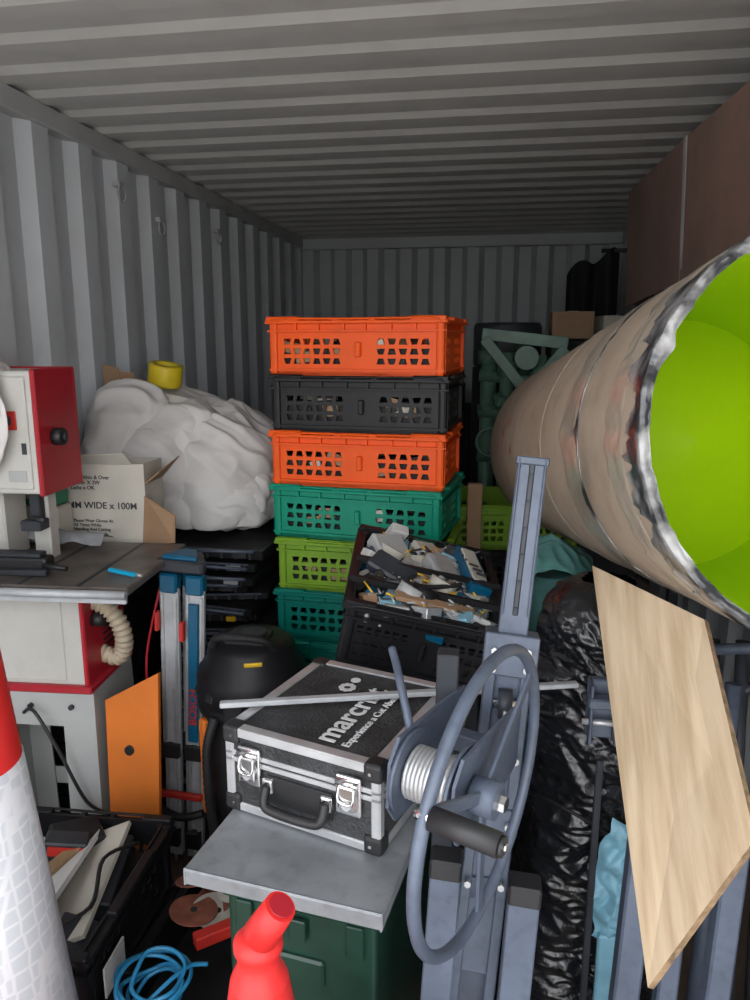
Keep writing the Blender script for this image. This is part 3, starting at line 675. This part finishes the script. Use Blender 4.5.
b=MB();z=0
while z<.93:
    th=random.uniform(.026,.052);a_=random.uniform(-.16,.14);ox=random.uniform(-.03,.02)
    w=.36+random.uniform(-.06,.04);X=Tm((-.975+ox,2.63+random.uniform(-.05,.03),z+th/2),a_+.03,0,random.uniform(-.03,.05))
    b.box((0,0,0),(w,.54,th*.40),'black2',X=X,bev=.003)
    for sy in(-1,1):b.box((0,sy*.265,0),(w+.01,.014,th*.72),'black',X=X,bev=.003);b.box((0,sy*.274,th*.3),(w*.9,.006,.005),'steel',X=X)  # thin grey strips paint the highlights along the black edges
    for sx in(-1,1):b.box((sx*w/2,0,0),(.014,.54,th*.72),'black',X=X,bev=.003)
    for fx in range(-3,4):b.box((fx*w/7.5,-.273,0),(.008,.012,th*.68),'steel2',X=X)
    for fx in(-.3,.3):b.box((fx*w,-.278,0),(.05,.006,th*.4),'alum' if random.random()<.4 else 'steel2',X=X)
    if random.random()<.6:b.cyl((-w*.4,-.285,th*.1),(w*.45,-.29,th*random.uniform(-.3,.6)),.006,'steel',X=X,seg=8)
    if random.random()<.3:b.box((random.uniform(-.3,.4)*w,-.288,0),(.035,.012,.02),'vacy',X=X,bev=.003)
    z+=th
b.done('folded_crate_stack')
b=MB();z=0
while z<.93:
    th=.04;X=Tm((-1.36+random.uniform(-.01,.01),2.5,z+th/2),random.uniform(-.03,.03))
    b.box((0,0,0),(.26,.72,th*.5),'black2',X=X,bev=.003);b.box((0,-.36,0),(.27,.014,th*.9),'black',X=X,bev=.003);b.box((.135,0,0),(.014,.72,th*.9),'black',X=X,bev=.003);z+=th
b.done('folded_crate_stack')

# ---------------------------------------------------------------- traffic cones
def conef(name,loc,H1,r0,r1,bands,rz=0,tip=None):
    b=MB()
    b.box((0,0,.02),(r0*2.2,r0*2.2,.04),'blkrub',bev=.012,seg=2)
    rr=lambda z:r0+(r1-r0)*(z/H1)
    z0=.04
    for z1,k in bands:
        off=.002 if k=='refl' else 0
        b.lathe([(rr(z0),z0),(rr(z0)+off,z0+.001),(rr(z1)+off,z1-.001),(rr(z1),z1)],k,seg=48);z0=z1
    b.lathe([(r0+.01,.04),(r0+.005,.05),(rr(.09),.09)],'redc',seg=48)
    if tip:tip(b)
    else:b.lathe([(rr(H1),H1),(r1*.8,H1+.01),(r1*.6,H1+.01)],'redc')
    return b.done(name,loc,(0,0,rz))
conef('traffic_cone',(-.785,.90,0),1.42,.18,.052,[(.50,'redc'),(1.005,'refl'),(1.42,'redc')])
def tip(b):
    b.lathe([(.036,.86),(.030,.875),(.026,.88),(.026,.90),(.030,.905),(.030,.915),(.018,.925),(.0,.926)],'redc',seg=32)
    b.cyl((.0,0,.915),(.016,-.012,.945),.018,'redc',r2=.013,seg=20)
    b.cyl((.006,-.008,.93),(.034,-.014,.978),.022,'redc',r2=.019,seg=28);b.cyl((.034,-.014,.978),(.035,-.0142,.980),.015,'red',seg=24)
conef('traffic_cone',(-.268,.745,-.001),.86,.17,.036,[(.35,'redc'),(.60,'refl'),(.86,'redc')],tip=tip)

# ---------------------------------------------------------------- lower left crates and contents
def junk(b,w,d,h):
    b.box((0,0,h*.3),(w*.86,d*.88,h*.5),'black2')
    b.box((.06,.02,h*.80),(.14,.34,.012),'cardw',rot=(.1,-.4,.1),bev=.001);b.box((.0,-.0,h*.9),(.12,.34,.012),'paperW',rot=(-.1,-.5,.15),bev=.001)
    b.box((-.10,-.10,h*.95),(.09,.07,.09),'cardw',rot=(.1,.1,.4),bev=.002);b.box((-.114,-.134,h*.95),(.07,.004,.05),'paperR',rot=(.1,.1,.4))
    b.box((-.05,-.05,h*.9),(.03,.34,.02),'wood',rot=(.1,0,-.4),bev=.002);b.box((.10,.08,h*.70),(.05,.22,.05),'steel2',rot=(.1,.2,.2),bev=.004)
    b.box((-.02,.14,h*.9),(.12,.08,.07),'black2',rot=(.3,.2,.8),bev=.006);b.box((.11,-.12,h*.7),(.08,.08,.05),'steel2',rot=(.3,.4,.2),bev=.004)
    b.box((-.02,.10,h*.98),(.10,.05,.05),'steel2',rot=(.1,.2,.3),bev=.004);b.box((-.01,.074,h*.99),(.08,.003,.025),'paperR',rot=(.1,.2,.3))
    b.path([(.14,.15,h*.9),(.10,.05,h*1.05),(.13,-.08,h*.95),(.06,-.17,h*1.0)],.005,'blkrub',seg=6)
crate('black_plastic_crate','black',(-.98,1.37,.0),math.radians(2),w=.40,d=.46,h=.24)
lc=crate('black_plastic_crate','black',(-.975,1.36,.245),math.radians(3),w=.40,d=.46,h=.19,fill=junk)
b=MB();b.box((0,0,0),(.004,.09,.07),'paperW');lb=b.done('crate_label',(.203,-.13,.085));lb.parent=lc
def junk2(b,w,d,h):b.box((0,0,h*.35),(w*.84,d*.9,h*.6),'black2')
crate('black_plastic_crate','black',(-.62,1.36,0),math.radians(-4),w=.27,d=.50,h=.30,fill=junk2)
b=MB()
for i in range(6):
    cx_,cy_,r=-.655+random.uniform(-.01,.005),1.20+random.uniform(-.01,.015),.066+random.uniform(-.02,.010)
    b.path([(cx_+r*math.cos(t*.785)*(1+.1*math.sin(t*3+i)),cy_+r*1.1*math.sin(t*.785),.322+i*.008+.012*math.sin(t+i)) for t in range(8)],.0045,'cordm',closed=True,sub=5)
b.path([(-.66,1.14,.34),(-.62,1.2,.36),(-.60,1.25,.35),(-.57,1.27,.34)],.0045,'cordm');b.done('blue_rope_coil')
b=MB()
for i,(x,y,r) in enumerate(((-.64,1.47,.06),(-.61,1.43,.06),(-.66,1.41,.055),(-.58,1.49,.05),(-.68,1.48,.05))):
    X=Tm((x,y,.315+i*.012),0,random.uniform(-.4,.3),random.uniform(-.4,.4));b.cyl((0,0,0),(0,0,.003),r,'disc' if i%2==0 else 'cardw',X=X,seg=32);b.cyl((0,0,-.002),(0,0,.005),.008,'dark',X=X,seg=12)
b.box((-.59,1.37,.325),(.10,.03,.03),'paperR',rot=(0,0,.7),bev=.003);b.done('sanding_discs')

# ---------------------------------------------------------------- grey steel tubes bottom right
b=MB()
for (p,q,r) in (((.22,1.12,.0),(.27,1.22,.80),.022),((.36,1.1,.0),(.42,1.22,.78),.020),((.43,1.08,.0),(.50,1.2,.80),.020),((.30,1.15,0),(.35,1.28,.66),.018)):
    b.beam(p,q,r*2,r*2,'steel',bev=.004)
b.cyl((.50,1.05,.0),(.58,1.35,.86),.018,'steel');b.cyl((.40,1.30,.0),(.48,1.5,.95),.016,'steel')
b.beam((.20,1.16,.32),(.56,1.18,.36),.04,.03,'steel');b.done('steel_frame_legs')
b=MB()
for i in range(4):
    x=.50+i*.06;b.cyl((x,1.5+i*.04,0),(x-.02,1.66,.98),.014,'steel2')
b.cyl((.46,1.64,.85),(.74,1.66,.92),.012,'steel2');b.cyl((.46,1.64,.6),(.74,1.66,.62),.012,'steel2');b.cyl((.46,1.60,.98),(.74,1.62,1.0),.012,'steel');b.done('steel_tube_rack')
b=MB();bz=.075
b.box((.207,1.385,.86+bz),(.05,.02,.12),'steel',bev=.003);b.box((.187,1.37,.86+bz),(.006,.05,.12),'steel',bev=.002);b.box((.234,1.37,.84+bz),(.006,.05,.08),'steel',bev=.002)
b.box((.210,1.355,.885+bz),(.06,.03,.02),'steel',bev=.003);b.cyl((.172,1.36,.84+bz),(.252,1.36,.84+bz),.006,'alu');b.beam((.215,1.39,.82),(.215,1.41,0),.014,.010,'steel2');b.done('steel_bracket')

# ---------------------------------------------------------------- back of container
b=MB()
for (x,y,h_,r) in ((-.06,3.42,1.63,.035),(.02,3.36,1.58,.030),(.09,3.44,1.62,.034),(.16,3.38,1.57,.03),(.24,3.44,1.60,.03)):
    b.cyl((x,y,0),(x,y,h_),r,'gmach');b.cyl((x,y,h_-.10),(x,y,h_-.04),r*1.4,'gmach');b.cyl((x,y,h_-.32),(x,y,h_-.28),r*1.3,'gmach')
    b.cyl((x,y,.0),(x,y,.03),.05,'gmach')
b.beam((-.09,3.34,1.66),(.27,3.34,1.62),.05,.05,'gmach');b.beam((-.08,3.33,1.64),(.10,3.33,1.42),.045,.04,'gmach');b.beam((.26,3.33,1.60),(.10,3.32,1.40),.045,.04,'gmach')
for z in(1.48,1.32,1.12):b.cyl((-.10,3.40,z),(.30,3.38,z-.03),.024,'gmach')
b.cyl((.10,3.28,1.56),(.10,3.36,1.56),.05,'gmach');b.cyl((.10,3.26,1.56),(.10,3.29,1.56),.025,'gmach')
for z,x in((1.40,-.02),(1.25,.10),(1.44,.18)):
    b.cyl((x,3.34,z),(x+.06,3.28,z-.12),.022,'gmach');b.box((x+.03,3.30,z-.03),(.07,.05,.05),'gmach',rot=(.3,.3,.5),bev=.008)
b.path([(-.04+.06*math.cos(t*.785),3.27,1.20+.06*math.sin(t*.785)) for t in range(8)],.008,'gmach',closed=True,sub=4)
b.done('green_prop_rack')
b=MB();b.lathe([(0,1.50),(.16,1.50),(.17,1.52),(.17,1.70),(.16,1.72),(.14,1.72),(.13,1.71),(0,1.71)],'steel2',X=Tm((.02,3.95,0)));b.lathe([(.168,.0),(.172,.0),(.172,1.50),(.0,1.50)],'dark',X=Tm((.02,3.95,0)));b.done('steel_drum')
b=MB();b.box((.50,4.05,.82),(.54,.5,1.64),'dark',bev=.01);b.box((.50,3.79,.8),(.5,.01,1.4),'steel2',bev=.003);b.done('tall_cabinet')
b=MB();b.box((.335,4.02,1.708),(.20,.26,.13),'cardb',bev=.002);b.box((.335,4.02,1.7735),(.05,.262,.002),'tapeb');b.done('cardboard_box')
b=MB();b.box((.52,4.08,1.70),(.10,.2,.11),'cardw',bev=.002,rot=(0,0,.2));b.box((.52,4.08,1.757),(.03,.2,.002),'tapeb',rot=(0,0,.2));b.done('cardboard_box')
b=MB()
def drape(u,v):return V((.36+u*.30,4.75+.05*math.sin(u*14)+.03*noise.noise(V((u*4,v*2,0))),2.14-v*1.1*(1-.3*(1-u)**2)-.12*(1-u)**2+.03*math.sin(u*9)))
b.grid(drape,40,30,'dark');b.cyl((.55,4.75,2.15),(.80,4.75,2.15),.012,'steel2');b.box((.785,4.75,1.09),(.03,.03,2.18),'steel2');b.done('hanging_dark_tarpaulin')
b=MB();b.box((-.085,2.77,.80),(.055,.03,.62),'cardb',bev=.003);b.box((-.085,2.77,.25),(.05,.03,.5),'wood',bev=.003);b.done('timber_post')
b=MB();b.box((-.03,5.2,.6),(1.3,.6,1.2),'dark',bev=.02);b.box((-.5,5.1,1.28),(.5,.4,.16),'black2',bev=.01);b.box((.1,5.1,1.3),(.35,.4,.2),'black2',bev=.01);b.done('storage_chest')

# ---------------------------------------------------------------- camera
cam=bpy.data.cameras.new('camera');co=bpy.data.objects.new('camera',cam);COL.objects.link(co)
cam.sensor_fit='VERTICAL';cam.sensor_height=36;cam.lens=27;cam.clip_start=.02
co.location=(0,0,1.62);co.rotation_euler=(math.radians(90-11.8),0,math.radians(9.5))
bpy.context.scene.camera=co
# ---------------------------------------------------------------- light : overcast sky through the open doors
bpy.context.scene.view_settings.view_transform='Standard'
w=bpy.data.worlds.new('world');bpy.context.scene.world=w;w.use_nodes=True;N=w.node_tree.nodes;L=w.node_tree.links
bg=N['Background'];tc=N.new('ShaderNodeTexCoord');sp=N.new('ShaderNodeSeparateXYZ');L.new(tc.outputs['Generated'],sp.inputs[0])
r=N.new('ShaderNodeValToRGB');r.color_ramp.elements[0].position=.45;r.color_ramp.elements[0].color=(.48,.46,.43,1);r.color_ramp.elements[1].position=.6;r.color_ramp.elements[1].color=(.94,.96,1,1)
ma=N.new('ShaderNodeMath');ma.operation='MULTIPLY_ADD';ma.inputs[1].default_value=.5;ma.inputs[2].default_value=.5;L.new(sp.outputs['Z'],ma.inputs[0]);L.new(ma.outputs[0],r.inputs[0]);L.new(r.outputs[0],bg.inputs[0]);bg.inputs[1].default_value=5.0
